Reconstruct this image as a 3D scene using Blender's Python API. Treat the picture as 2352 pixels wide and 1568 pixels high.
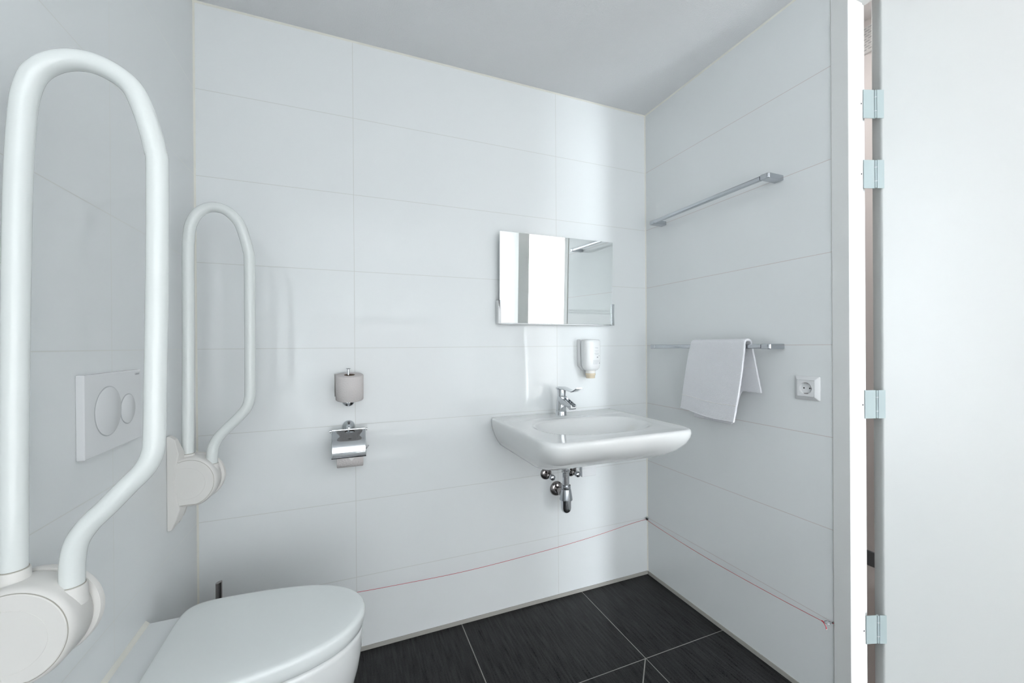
import bpy, bmesh, math, random
from mathutils import Vector, Matrix
random.seed(7)
for o in list(bpy.data.objects): bpy.data.objects.remove(o)
SC = bpy.context.scene
COL = SC.collection
PI = math.pi
FZ = -0.016          # floor level (z = 0 is the lower edge of the wall tiles)
XL = -1.937          # left wall
YB = -3.95           # wall behind the camera
HC = 2.378           # ceiling
Z4 = 1.1776          # a horizontal tile joint
XC = 1.16            # far wall of the next room

# ------------------------------------------------------------------ camera
cam = bpy.data.cameras.new('camera'); cam_o = bpy.data.objects.new('camera', cam); COL.objects.link(cam_o)
f_px, cy_px = 936.2, 795.65
yaw, pitch, roll = -0.3855, -0.0018, -0.0071
fw = Vector((-math.sin(yaw)*math.cos(pitch), math.cos(yaw)*math.cos(pitch), math.sin(pitch)))
r0 = Vector((math.cos(yaw), math.sin(yaw), 0)); u0 = r0.cross(fw)
rt = math.cos(roll)*r0+math.sin(roll)*u0; up = -math.sin(roll)*r0+math.cos(roll)*u0
cam_o.matrix_world = Matrix(((rt.x, up.x, -fw.x, -1.4543), (rt.y, up.y, -fw.y, -1.7132), (rt.z, up.z, -fw.z, 1.1815), (0, 0, 0, 1)))
cam.sensor_width = 36; cam.lens = 36*f_px/2352; cam.shift_y = (cy_px-784)/2352
cam.clip_start = 0.02
SC.camera = cam_o

# ------------------------------------------------------------------ light and exposure
SC.view_settings.view_transform = 'Standard'; SC.view_settings.look = 'None'
SC.view_settings.gamma = 1; SC.view_settings.use_curve_mapping = False
SC.view_settings.exposure = 0.0
w = bpy.data.worlds.new('sky'); SC.world = w; w.use_nodes = True
w.node_tree.nodes['Background'].inputs['Color'].default_value = (0.90, 0.955, 1.0, 1)
w.node_tree.nodes['Background'].inputs['Strength'].default_value = 28.0
def area(name, loc, rot, sx, sy, power, color=(1, 1, 1), portal=False):
    l = bpy.data.lights.new(name, 'AREA'); l.shape = 'RECTANGLE'; l.size = sx; l.size_y = sy
    l.energy = power; l.color = color
    if portal: l.cycles.is_portal = True
    o = bpy.data.objects.new(name, l); COL.objects.link(o); o.location = loc; o.rotation_euler = rot
    return o
CZ0 = 2.926
YE, XE = -5.0, 2.60                                  # end wall and outer wall of the next room
WX0, WX1, WZ0, WZ1 = 0.80, 2.42, 0.12, 2.78         # its big window, partly dimmed by an added sheer cloth
area('window_portal', ((WX0+WX1)/2, YE-0.01, (WZ0+WZ1)/2), (-PI/2, 0, 0), WX1-WX0, WZ1-WZ0, 1, portal=True)
area('fill_uplight', (-1.12, -2.95, 1.52), (PI, 0, 0), 1.25, 0.14, 12, (0.97, 0.985, 1.0))  # added fill thrown at the ceiling behind the camera
area('fill_box_front_light', (-1.12, -2.84, 0.87), (math.radians(90), 0, 0), 1.25, 1.16, 12, (0.97, 0.985, 1.0))  # added fill aimed forward into the room
area('fill_box_light', (-1.12, -2.93, 0.86), (math.radians(-90), 0, 0), 1.25, 1.16, 68, (0.97, 0.985, 1.0))  # added fill bounced off the rear wall
area('hall_fill_light', (0.62, 0.1, CZ0-0.06), (0, 0, 0), 0.3, 0.3, 10, (1.0, 0.96, 0.94))  # added to lift the wall seen through the hinge gap

# ------------------------------------------------------------------ materials
def mat(name, col, rough=0.5, metal=0.0, spec=0.5, coat=0.0, bump=None, sss=0):
    m = bpy.data.materials.new(name); m.use_nodes = True; nt = m.node_tree; b = nt.nodes['Principled BSDF']
    b.inputs['Base Color'].default_value = (*col, 1); b.inputs['Roughness'].default_value = rough
    b.inputs['Metallic'].default_value = metal; b.inputs['Specular IOR Level'].default_value = spec
    b.inputs['Coat Weight'].default_value = coat; b.inputs['Coat Roughness'].default_value = 0.05
    tc = nt.nodes.new('ShaderNodeTexCoord')
    n = nt.nodes.new('ShaderNodeTexNoise'); n.inputs['Scale'].default_value = bump[0] if bump else 9
    nt.links.new(tc.outputs['Object'], n.inputs['Vector'])
    if bump:
        n.inputs['Detail'].default_value = 4
        bp = nt.nodes.new('ShaderNodeBump'); bp.inputs['Strength'].default_value = bump[1]; bp.inputs['Distance'].default_value = bump[2]
        nt.links.new(n.outputs['Fac'], bp.inputs['Height']); nt.links.new(bp.outputs['Normal'], b.inputs['Normal'])
    else:   # faint wear in the gloss
        mr = nt.nodes.new('ShaderNodeMapRange'); mr.inputs['To Min'].default_value = max(0.0, rough*0.92); mr.inputs['To Max'].default_value = rough*1.08+0.005
        nt.links.new(n.outputs['Fac'], mr.inputs['Value']); nt.links.new(mr.outputs['Result'], b.inputs['Roughness'])
    return m
def math_node(nt, op, a, b=None, c=None):
    n = nt.nodes.new('ShaderNodeMath'); n.operation = op
    for i, v in enumerate((a, b, c)):
        if v is None: continue
        if isinstance(v, (int, float)): n.inputs[i].default_value = v
        else: nt.links.new(v, n.inputs[i])
    return n.outputs[0]
def tile_mat(name, axis, off, tw, col, grout, x_only=None, tilts=0.004, xdiv=True):
    """large glossy wall tiles 0.30 m high; joints measured in metres, each tile set a touch out of true"""
    m = bpy.data.materials.new(name); m.use_nodes = True; nt = m.node_tree; b = nt.nodes['Principled BSDF']
    tc = nt.nodes.new('ShaderNodeTexCoord'); sp = nt.nodes.new('ShaderNodeSeparateXYZ'); nt.links.new(tc.outputs['Object'], sp.inputs[0])
    h = sp.outputs[axis]; v = sp.outputs[2]
    def cell(s, o, w):
        q = math_node(nt, 'DIVIDE', math_node(nt, 'SUBTRACT', s, o), w)
        fr = math_node(nt, 'FRACT', q); fl = math_node(nt, 'FLOOR', q)
        d = math_node(nt, 'MULTIPLY', math_node(nt, 'MINIMUM', fr, math_node(nt, 'SUBTRACT', 1.0, fr)), w)
        return d, fl
    dv, iv = cell(v, Z4, 0.30); dh, ih = cell(h, off, tw)
    jv = math_node(nt, 'LESS_THAN', dv, 0.0010); jh = math_node(nt, 'LESS_THAN', dh, 0.0010)
    j = math_node(nt, 'MAXIMUM', jv, jh)
    mx = nt.nodes.new('ShaderNodeMix'); mx.data_type = 'RGBA'; nt.links.new(j, mx.inputs['Factor'])
    mx.inputs['A'].default_value = (*col, 1); mx.inputs['B'].default_value = (*grout, 1)
    nt.links.new(mx.outputs['Result'], b.inputs['Base Color'])
    rg = math_node(nt, 'MULTIPLY_ADD', j, 0.5, 0.045); nt.links.new(rg, b.inputs['Roughness'])
    b.inputs['Specular IOR Level'].default_value = 0.36
    cmb = nt.nodes.new('ShaderNodeCombineXYZ'); nt.links.new(ih, cmb.inputs[0]); nt.links.new(iv, cmb.inputs[1])
    wn = nt.nodes.new('ShaderNodeTexWhiteNoise'); wn.noise_dimensions = '3D'; nt.links.new(cmb.outputs[0], wn.inputs['Vector'])
    vs = nt.nodes.new('ShaderNodeVectorMath'); vs.operation = 'SUBTRACT'; nt.links.new(wn.outputs['Color'], vs.inputs[0]); vs.inputs[1].default_value = (.5, .5, .5)
    vm = nt.nodes.new('ShaderNodeVectorMath'); vm.operation = 'SCALE'; nt.links.new(vs.outputs[0], vm.inputs[0]); vm.inputs['Scale'].default_value = tilts
    ge = nt.nodes.new('ShaderNodeNewGeometry'); va = nt.nodes.new('ShaderNodeVectorMath'); va.operation = 'ADD'
    nt.links.new(ge.outputs['Normal'], va.inputs[0]); nt.links.new(vm.outputs[0], va.inputs[1])
    vn = nt.nodes.new('ShaderNodeVectorMath'); vn.operation = 'NORMALIZE'; nt.links.new(va.outputs[0], vn.inputs[0])
    nz = nt.nodes.new('ShaderNodeTexNoise'); nz.inputs['Scale'].default_value = 5; nz.inputs['Detail'].default_value = 1; nt.links.new(tc.outputs['Object'], nz.inputs['Vector'])
    hgt = math_node(nt, 'SUBTRACT', math_node(nt, 'MULTIPLY', nz.outputs['Fac'], 0.9), math_node(nt, 'MULTIPLY', j, 0.5))
    bmp = nt.nodes.new('ShaderNodeBump'); bmp.inputs['Strength'].default_value = 0.25; bmp.inputs['Distance'].default_value = 0.0015
    nt.links.new(hgt, bmp.inputs['Height']); nt.links.new(vn.outputs[0], bmp.inputs['Normal']); nt.links.new(bmp.outputs[0], b.inputs['Normal'])
    return m
TILE = (0.86, 0.885, 0.89); GROUT = (0.70, 0.71, 0.69)
M = {}
M['tile_back'] = tile_mat('tile_back', 0, -1.4245, 0.8965, TILE, GROUT)
M['tile_left'] = tile_mat('tile_left', 1, -0.541, 0.9, TILE, GROUT)
M['tile_right'] = tile_mat('tile_right', 1, -0.883, 1.8, TILE, (0.68, 0.62, 0.61))
M['tile_plain'] = mat('tile_plain', TILE, 0.08)
M['ceiling'] = mat('ceiling', (0.86, 0.87, 0.88), 0.9, spec=0.2, bump=(230, 0.45, 0.004))
M['silicone'] = mat('silicone', (0.86, 0.85, 0.78), 0.5)
M['grout_strip'] = mat('grout_strip', (0.42, 0.41, 0.38), 0.8, bump=(300, 0.3, 0.001))
M['floor_joint'] = mat('floor_joint', (0.32, 0.31, 0.29), 0.8)
M['white_frame'] = mat('white_frame', (0.79, 0.80, 0.79), 0.35)
M['frame_grey'] = mat('frame_grey', (0.66, 0.69, 0.67), 0.5)
M['door'] = mat('door', (0.45, 0.468, 0.464), 0.4, spec=0.3)
M['plaster'] = mat('plaster', (0.80, 0.77, 0.755), 0.8, bump=(120, 0.1, 0.001))
M['dark_skirting'] = mat('dark_skirting', (0.12, 0.13, 0.14), 0.5)
M['carpet'] = mat('carpet', (0.42, 0.39, 0.37), 0.95, spec=0.1, bump=(400, 0.5, 0.003))
M['ceramic'] = mat('ceramic', (0.88, 0.895, 0.89), 0.06, coat=0.3)
M['seat'] = mat('seat', (0.88, 0.915, 0.91), 0.22)
M['rail'] = mat('rail', (0.84, 0.875, 0.86), 0.13, coat=0.2)
M['rail_plastic'] = mat('rail_plastic', (0.80, 0.785, 0.755), 0.42)
M['gap_shade'] = mat('gap_shade', (0.05, 0.05, 0.045), 0.8)
M['line'] = mat('line', (0.45, 0.43, 0.38), 0.8)
M['chrome'] = mat('chrome', (0.64, 0.66, 0.68), 0.05, metal=1.0)
M['chrome_dark'] = mat('chrome_dark', (0.36, 0.335, 0.33), 0.10, metal=1.0)
M['satin'] = mat('satin', (0.50, 0.52, 0.55), 0.16, metal=1.0)
M['steel_hinge'] = mat('steel_hinge', (0.33, 0.395, 0.40), 0.5, spec=0.3)
M['mirror'] = mat('mirror', (0.90, 0.925, 0.92), 0.0, metal=1.0)
M['mirror'].node_tree.nodes['Principled BSDF'].inputs['Roughness'].default_value = 0.0
for l in list(M['mirror'].node_tree.links):
    if l.to_socket.name == 'Roughness': M['mirror'].node_tree.links.remove(l)
M['plastic'] = mat('plastic', (0.84, 0.85, 0.86), 0.22)
M['plastic_grey'] = mat('plastic_grey', (0.50, 0.52, 0.53), 0.4)
M['paper'] = mat('paper', (0.74, 0.70, 0.69), 0.95, spec=0.1, bump=(190, 0.5, 0.004))
M['paper_white'] = mat('paper_white', (0.86, 0.84, 0.82), 0.9, spec=0.1)
M['cardboard'] = mat('cardboard', (0.20, 0.145, 0.11), 0.9, spec=0.1)
M['towel'] = mat('towel', (0.93, 0.935, 0.97), 0.95, spec=0.1, bump=(420, 0.8, 0.004))
M['towel_band'] = mat('towel_band', (0.92, 0.91, 0.91), 0.8, spec=0.15, bump=(700, 0.3, 0.001))
M['red'] = mat('red', (0.55, 0.03, 0.06), 0.6)
M['bottle'] = mat('bottle', (0.85, 0.86, 0.86), 0.25)
M['cap'] = mat('cap', (0.72, 0.62, 0.47), 0.25)
M['cap_clear'] = mat('cap_clear', (0.83, 0.81, 0.77), 0.2)
M['print'] = mat('print', (0.22, 0.23, 0.25), 0.7)
M['print_light'] = mat('print_light', (0.48, 0.50, 0.52), 0.7)
M['fill_box_cloth'] = mat('fill_box_cloth', (0.80, 0.82, 0.83), 0.9, spec=0.1)
M['black'] = mat('black', (0.015, 0.015, 0.015), 0.5)

def floor_mat():
    m = bpy.data.materials.new('slate_tile'); m.use_nodes = True; nt = m.node_tree; b = nt.nodes['Principled BSDF']
    tc = nt.nodes.new('ShaderNodeTexCoord')
    mp = nt.nodes.new('ShaderNodeMapping'); mp.inputs['Rotation'].default_value = (0, 0, math.radians(-8)); mp.inputs['Scale'].default_value = (90, 7, 1)
    nt.links.new(tc.outputs['Object'], mp.inputs['Vector'])
    n1 = nt.nodes.new('ShaderNodeTexNoise'); n1.inputs['Scale'].default_value = 1.3; n1.inputs['Detail'].default_value = 6; nt.links.new(mp.outputs[0], n1.inputs['Vector'])
    n2 = nt.nodes.new('ShaderNodeTexNoise'); n2.inputs['Scale'].default_value = 260; n2.inputs['Detail'].default_value = 3; nt.links.new(tc.outputs['Object'], n2.inputs['Vector'])
    s = math_node(nt, 'ADD', math_node(nt, 'MULTIPLY', n1.outputs['Fac'], 0.6), math_node(nt, 'MULTIPLY', n2.outputs['Fac'], 0.4))
    cr = nt.nodes.new('ShaderNodeValToRGB'); nt.links.new(s, cr.inputs[0])
    cr.color_ramp.elements[0].position = 0.36; cr.color_ramp.elements[0].color = (0.003, 0.003, 0.0035, 1)
    cr.color_ramp.elements[1].position = 0.66; cr.color_ramp.elements[1].color = (0.038, 0.0385, 0.039, 1)
    nt.links.new(cr.outputs[0], b.inputs['Base Color'])
    rg = math_node(nt, 'MULTIPLY_ADD', s, 0.30, 0.16); nt.links.new(rg, b.inputs['Roughness'])
    b.inputs['Specular IOR Level'].default_value = 0.18
    bp = nt.nodes.new('ShaderNodeBump'); bp.inputs['Strength'].default_value = 0.35; bp.inputs['Distance'].default_value = 0.0015
    nt.links.new(s, bp.inputs['Height']); nt.links.new(bp.outputs[0], b.inputs['Normal'])
    return m
M['floor'] = floor_mat()
def sheer_mat():
    m = bpy.data.materials.new('sheer'); m.use_nodes = True; nt = m.node_tree; nt.nodes.remove(nt.nodes['Principled BSDF'])
    d = nt.nodes.new('ShaderNodeBsdfDiffuse'); d.inputs[0].default_value = (.85, .83, .80, 1); t = nt.nodes.new('ShaderNodeBsdfTranslucent'); t.inputs[0].default_value = (.9, .87, .85, 1)
    x = nt.nodes.new('ShaderNodeMixShader'); x.inputs[0].default_value = 0.15; nt.links.new(d.outputs[0], x.inputs[1]); nt.links.new(t.outputs[0], x.inputs[2])
    nt.links.new(x.outputs[0], nt.nodes['Material Output'].inputs[0]); return m
M['sheer'] = sheer_mat()

# ------------------------------------------------------------------ mesh helpers
class MB:
    """collects vertices and faces for one mesh"""
    def __init__(s): s.v = []; s.f = []; s.mi = []
    def add(s, vs, fs, mi=0):
        b = len(s.v); s.v += [tuple(v) for v in vs]; s.f += [[b+i for i in f] for f in fs]; s.mi += [mi]*len(fs); return s
    def box(s, a, b, mi=0):
        x0, y0, z0 = (min(a[i], b[i]) for i in range(3)); x1, y1, z1 = (max(a[i], b[i]) for i in range(3))
        v = [(x0, y0, z0), (x1, y0, z0), (x1, y1, z0), (x0, y1, z0), (x0, y0, z1), (x1, y0, z1), (x1, y1, z1), (x0, y1, z1)]
        return s.add(v, [(0, 3, 2, 1), (4, 5, 6, 7), (0, 1, 5, 4), (1, 2, 6, 5), (2, 3, 7, 6), (3, 0, 4, 7)], mi)
    def loft(s, rings, cap0=True, cap1=True, close=True, mi=0):
        n = len(rings[0]); v = [p for r in rings for p in r]; f = []
        for i in range(len(rings)-1):
            for j in range(n if close else n-1):
                k = (j+1) % n; f.append((i*n+j, i*n+k, (i+1)*n+k, (i+1)*n+j))
        if cap0: f.append(tuple(range(n-1, -1, -1)))
        if cap1: f.append(tuple((len(rings)-1)*n+j for j in range(n)))
        return s.add(v, f, mi)
    def prism(s, poly, axis, a, b, mi=0):
        """poly in the two other axes, extruded along axis from a to b"""
        def p3(p, h):
            if axis == 'y': return (p[0], h, p[1])
            if axis == 'x': return (h, p[0], p[1])
            return (p[0], p[1], h)
        return s.loft([[p3(p, a) for p in poly], [p3(p, b) for p in poly]], mi=mi)
    def tube(s, pts, r, n=16, mi=0, caps=True):
        pts = [Vector(p) for p in pts]; rings = []; nrm = None
        for i, p in enumerate(pts):
            t = (pts[min(i+1, len(pts)-1)]-pts[max(i-1, 0)]).normalized()
            if nrm is None:
                nrm = t.orthogonal().normalized()
            nrm = (nrm-t*nrm.dot(t)).normalized(); bn = t.cross(nrm)
            rr = r[i] if isinstance(r, (list, tuple)) else r
            rings.append([p+(nrm*math.cos(2*PI*k/n)+bn*math.sin(2*PI*k/n))*rr for k in range(n)])
        return s.loft(rings, caps, caps, mi=mi)
    def lathe(s, prof, o, d=(0, 0, 1), n=32, mi=0):
        """prof: (radius, distance along d)"""
        o = Vector(o); d = Vector(d).normalized(); a = d.orthogonal().normalized(); b = d.cross(a)
        rings = [[o+d*h+(a*math.cos(2*PI*k/n)+b*math.sin(2*PI*k/n))*max(r, 1e-5) for k in range(n)] for r, h in prof]
        return s.loft(rings, mi=mi)
    def build(s, name, mats, parent=None, smooth=None, bevel=0, seg=3, subs=0, loc=None):
        me = bpy.data.meshes.new(name)
        base = Vector((0, 0, 0))
        if parent is not None: base = wloc[parent.name]
        if loc is not None and parent is None: base = Vector(loc)
        me.from_pydata([tuple(Vector(v)-base) for v in s.v], [], s.f)
        bm = bmesh.new(); bm.from_mesh(me)
        bmesh.ops.remove_doubles(bm, verts=bm.verts, dist=1e-6)
        bmesh.ops.recalc_face_normals(bm, faces=bm.faces); bm.to_mesh(me); bm.free()
        if not isinstance(mats, (list, tuple)): mats = [mats]
        for m in mats: me.materials.append(M[m])
        if len(mats) > 1 and len(me.polygons) == len(s.mi):
            for p, i in zip(me.polygons, s.mi): p.material_index = i
        o = bpy.data.objects.new(name, me); COL.objects.link(o)
        if parent is not None: o.parent = parent
        o.location = (0, 0, 0) if parent is not None else base
        wloc[o.name] = base
        if bevel:
            mo = o.modifiers.new('bevel', 'BEVEL'); mo.width = bevel; mo.segments = seg; mo.limit_method = 'ANGLE'; mo.angle_limit = math.radians(35); mo.harden_normals = True
        if subs:
            mo = o.modifiers.new('subs', 'SUBSURF'); mo.levels = subs; mo.render_levels = subs
        if smooth is not None or bevel or subs:
            for p in me.polygons: p.use_smooth = True
            if not subs: me.set_sharp_from_angle(angle=math.radians(smooth if smooth is not None else 40))
        return o
wloc = {}
def tag(o, label=None, cat=None, group=None, kind=None):
    if label: o['label'] = label
    if cat: o['category'] = cat
    if group: o['group'] = group
    if kind: o['kind'] = kind
    return o
def thing(name, loc, label, cat, group=None):
    o = bpy.data.objects.new(name, None); COL.objects.link(o); o.location = loc; o.empty_display_size = 0.05
    wloc[o.name] = Vector(loc); return tag(o, label, cat, group)
def struct(mb, name, mats, label=None, **k):
    return tag(mb.build(name, mats, **k), label, None, None, 'structure')
def rrect(w, d, r, n=8, cx=0, cy=0):
    """rounded rectangle outline; r may be four radii (++, -+, --, +-)"""
    rs = r if isinstance(r, (list, tuple)) else [r]*4
    out = []
    for (sx, sy), rad, a0 in zip(((1, 1), (-1, 1), (-1, -1), (1, -1)), rs, (0, 90, 180, 270)):
        for k in range(n+1):
            a = math.radians(a0+90*k/n); out.append((cx+sx*(w/2-rad)+rad*math.cos(a), cy+sy*(d/2-rad)+rad*math.sin(a)))
    return out
def resample(pts, m):
    P_ = [Vector((a, b, 0)) for a, b in pts]; P_.append(P_[0]); L = [0]
    for a, b in zip(P_, P_[1:]): L.append(L[-1]+(b-a).length)
    out = []; q = 0
    for i in range(m):
        t = L[-1]*i/m
        while L[q+1] < t: q += 1
        p = P_[q].lerp(P_[q+1], (t-L[q])/max(L[q+1]-L[q], 1e-9)); out.append((p.x, p.y))
    return out
def smooth_path(pts, per=6):
    """Catmull-Rom through the points"""
    P = [Vector(p) for p in pts]; P = [P[0]*2-P[1]]+P+[P[-1]*2-P[-2]]; out = []
    for i in range(1, len(P)-2):
        for k in range(per):
            t = k/per; a, b, c, d = P[i-1], P[i], P[i+1], P[i+2]
            out.append(0.5*((2*b)+(c-a)*t+(2*a-5*b+4*c-d)*t*t+(3*b-a-3*c+d)*t*t*t))
    out.append(P[-2]); return out
def fillet(pts, rads, n=8):
    P = [Vector(p) for p in pts]; out = [P[0]]
    for i in range(1, len(P)-1):
        a, b, c = P[i-1], P[i], P[i+1]; u = (a-b).normalized(); v = (c-b).normalized(); r = rads[i-1]
        ang = u.angle(v); t = r/math.tan(ang/2); p, q = b+u*t, b+v*t; cen = b+(u+v).normalized()*(r/math.sin(ang/2))
        x = (p-cen); y = (q-cen); om = x.angle(y)
        for k in range(n+1):
            s = k/n; out.append(cen+(x*math.sin((1-s)*om)+y*math.sin(s*om))/math.sin(om))
    out.append(P[-1]); return out
def text_part(name, body, size, mt, parent, matrix):
    c = bpy.data.curves.new(name, 'FONT'); c.body = body; c.size = size; c.extrude = 0.0001; c.align_x = 'CENTER'; c.align_y = 'CENTER'
    t = bpy.data.objects.new(name+'_tmp', c); COL.objects.link(t)
    me = bpy.data.meshes.new_from_object(t.evaluated_get(bpy.context.evaluated_depsgraph_get())); bpy.data.objects.remove(t)
    base = wloc[parent.name]
    me.transform(Matrix.Translation(-base) @ matrix); me.materials.clear(); me.materials.append(M[mt]); me.name = name
    o = bpy.data.objects.new(name, me); COL.objects.link(o); o.parent = parent; wloc[o.name] = base
    return o

# ================================================================== the room
T = 0.10
struct(MB().box((XL-T, 0, FZ-T), (T, T, HC+T)), 'wall_back', 'tile_back')
struct(MB().box((XL-T, YB-T, FZ-T), (XL, 0, HC+T)), 'wall_left', 'tile_left')
struct(MB().box((XL, YB-T, FZ-T), (T, YB, HC+T)), 'wall_front', 'tile_back')
DY0, DY1, DZ = -0.932, -1.779, 2.262            # clear door opening
rw = MB()
rw.box((0, -0.883, FZ-T), (T, 0, HC+T))
rw.box((0, YB, FZ-T), (T, DY1-0.10, HC+T))
rw.box((0, DY1-0.10, DZ+0.05), (T, -0.883, HC+T))
struct(rw, 'wall_right', 'tile_right')
struct(MB().box((XL-T, YB-T, HC), (T, T, HC+T)), 'ceiling', 'ceiling')
# floor tiles with real joints
fl = MB(); J = 0.002
xs = [XL-0.02, -1.600, -1.003, -0.403, 0.02]
ys = [0.02, -0.461, -1.061, -1.661, -2.261, -2.861, -3.461, YB-0.02]
for i in range(len(xs)-1):
    for j in range(len(ys)-1):
        x0, x1, y1, y0 = xs[i]+J, xs[i+1]-J, ys[j]-J, ys[j+1]+J
        if i == 2 and j == 1:      # tile cut along a slanted joint towards the drain
            s = 0.966
            xa = -0.4075; xb = xa-s*(y1-y0)
            fl.prism([(x0, y0), (xb-J*1.5, y0), (xa-J*1.5, y1), (x0, y1)], 'z', FZ-0.01, FZ)
            fl.prism([(xb+J*1.5, y0), (x1, y0), (x1, y1), (xa+J*1.5, y1)], 'z', FZ-0.01, FZ)
        else:
            fl.box((x0, y0, FZ-0.01), (x1, y1, FZ))
fo = struct(fl, 'floor', 'floor')
g = MB().box((XL-0.02, YB-0.02, FZ-T), (0.02, 0.02, FZ-0.0008))
g.build('joint', 'floor_joint', fo)
# silicone and grout lines
k = MB()
k.prism([(XL-.001, .001), (XL+0.006, .001), (XL-.001, -0.006)], 'z', FZ, HC)
struct(k, 'trim_1', 'silicone')
k = MB(); k.prism([(0.001, .001), (-0.005, .001), (0.001, -0.006)], 'z', FZ, HC)
struct(k, 'trim_2', 'silicone')
k = MB(); k.prism([(.001, HC+.001), (-0.006, HC+.001), (.001, HC-0.006)], 'x', XL, 0)
struct(k, 'trim_3', 'silicone')
k = MB(); k.prism([(.001, HC+.001), (-0.006, HC+.001), (.001, HC-0.006)], 'y', YB, 0)
struct(k, 'trim_4', 'silicone')
k = MB(); k.prism([(XL-.001, HC+.001), (XL+0.006, HC+.001), (XL-.001, HC-0.006)], 'y', YB, 0)
struct(k, 'trim_5', 'silicone')
struct(MB().box((XL, -0.0035, FZ-.001), (0, 0.001, 0.0005)), 'baseboard_back', 'grout_strip')
struct(MB().box((-0.0035, -0.885, FZ-.001), (0.001, 0.001, 0.0005)), 'baseboard_right', 'grout_strip')
k = MB().box((-0.0015, -0.8855, FZ), (0.001, -0.8825, HC)); struct(k, 'trim_6', 'silicone')
# tiled ledge that boxes in the cistern
led = MB().box((XL-.001, YB+0.001, FZ), (-1.8645, -0.389, 0.474))
lo = struct(led, 'trim_7', 'tile_plain', bevel=0.0015, seg=2)
k = MB(); k.prism([(XL-.001, 0.473), (XL+0.009, 0.4735), (XL+0.006, 0.477), (XL-.001, 0.484)], 'y', YB+0.01, -0.3895)
struct(k, 'trim_8', 'silicone')

# ================================================================== door to the next room
door = tag(bpy.data.objects.new('door_1', None), None, None, None, 'structure'); COL.objects.link(door); wloc['door_1'] = Vector((0, 0, 0))
fr = MB()     # steel frame: casing faces and reveals
CX = 0.073
fr.box((-0.004, -0.884, FZ), (CX, DY0, DZ+0.05))
fr.box((-0.004, DY1-0.10, FZ), (CX, DY1, DZ+0.05))
fr.box((-0.004, DY1, DZ), (CX, DY0, DZ+0.05))
fr.build('door_frame', 'white_frame', door, bevel=0.0015, seg=2)
fr = MB()     # rebate where the leaf closes
fr.box((CX, -0.884, FZ), (0.106, DY0+0.012, DZ+0.05)); fr.box((CX, DY1-0.10, FZ), (0.106, DY1-0.012, DZ+0.05)); fr.box((CX, DY1-0.012, DZ+0.012), (0.106, DY0+0.012, DZ+0.05))
fr.build('frame_rebate', 'white_frame', door, bevel=0.0015, seg=2)
# leaf, swung outwards into the next room
A = math.radians(-21.5); HP = Vector((0.1290, -0.953, 0)); LD = Vector((math.cos(A), math.sin(A), 0)); LN = Vector((-math.sin(A), math.cos(A), 0))
def leafp(u, n, z): return HP+LD*u+LN*n+Vector((0, 0, z))
lf = MB()
poly = rrect(0.90, 0.036, 0.006, 5, 0.45, 0.018)
lf.loft([[leafp(u, n, FZ+0.01) for u, n in poly], [leafp(u, n, 2.36) for u, n in poly]])
lf.build('door_leaf', 'door', door, smooth=35)
for i, z in enumerate((1.943, 1.720, 0.987, 0.268)):
    h = MB()
    h.tube([(0.1130, -0.9440, z-0.044), (0.1130, -0.9440, z+0.044)], 0.0042, 14)
    ho = h.build('hinge', 'steel_hinge', door, smooth=40)
    h = MB(); h.prism([(CX+0.001, DY0-0.0015), (0.108, -0.9445), (0.108, -0.9425), (CX+0.001, DY0+0.0005)], 'z', z-0.045, z+0.045)
    h.build('hinge_plate', 'steel_hinge', ho)
    h = MB(); q = [(-0.014, -0.0010), (0.008, -0.0010), (0.008, 0.001), (-0.014, 0.001)]
    h.loft([[leafp(u, n, z-0.045) for u, n in q], [leafp(u, n, z+0.045) for u, n in q]])
    h.build('hinge_flap', 'steel_hinge', ho)
    h = MB()
    for dz in (-0.022, 0.022): h.tube([(0.1130, -0.9440, z+dz-0.0012), (0.1130, -0.9440, z+dz+0.0012)], 0.0050, 14)
    h.build('hinge_ring', 'plastic_grey', ho)
    h = MB(); h.tube([(0.0645, DY0-0.0006, z-0.001), (0.0645, DY0+0.002, z-0.001)], 0.0026, 12)
    h.build('screw', 'black', ho)

# the next room, seen through the gap and in the mirror
CZ = 2.926; C1 = 1.2; YM = -2.2
struct(MB().box((XC, YM, FZ-T), (XC+0.1, C1, CZ+T)), 'wall_far', 'plaster')
struct(MB().box((XC+0.1, YM, FZ-T), (XE+T, YM+T, CZ+T)), 'wall_middle', 'plaster')
struct(MB().box((XE, YE, FZ-T), (XE+T, YM, CZ+T)), 'wall_east', 'plaster')
struct(MB().box((T, C1, FZ-T), (XC+0.1, C1+T, CZ+T)), 'wall_north', 'plaster')
k = MB(); k.box((0, YE-0.2, FZ-T), (WX0, YE, CZ+T)); k.box((WX1, YE-0.2, FZ-T), (XE+T, YE, CZ+T)); k.box((WX0, YE-0.2, FZ-T), (WX1, YE, WZ0)); k.box((WX0, YE-0.2, WZ1), (WX1, YE, CZ+T))
struct(k, 'wall_south', 'plaster')
near = MB()
near.box((T, -0.884, FZ-T), (T+0.005, C1, CZ+T)); near.box((T, YE, FZ-T), (T+0.005, DY1-0.10, CZ+T)); near.box((T, DY1-0.10, DZ+0.05), (T+0.005, -0.884, CZ+T))
near.box((0, YE, FZ-T), (T, YB-T, CZ+T)); near.box((0, YB-T, HC+T), (T, C1, CZ+T)); near.box((0, T, FZ-T), (T, C1, HC+T))
struct(near, 'wall_near', 'plaster')
struct(MB().box((0, YE-0.2, CZ), (XE+T, C1, CZ+T)), 'ceiling_next_room', 'plaster')
k = MB().box((0.0, YE-0.2, FZ-T), (XE+T, C1, FZ-0.001)); struct(k, 'floor_next_room', 'carpet')
struct(MB().box((XC-0.012, YM, FZ-.001), (XC+.001, C1, 0.061)), 'baseboard_far', 'dark_skirting', bevel=0.002)
wf = MB()
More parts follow.
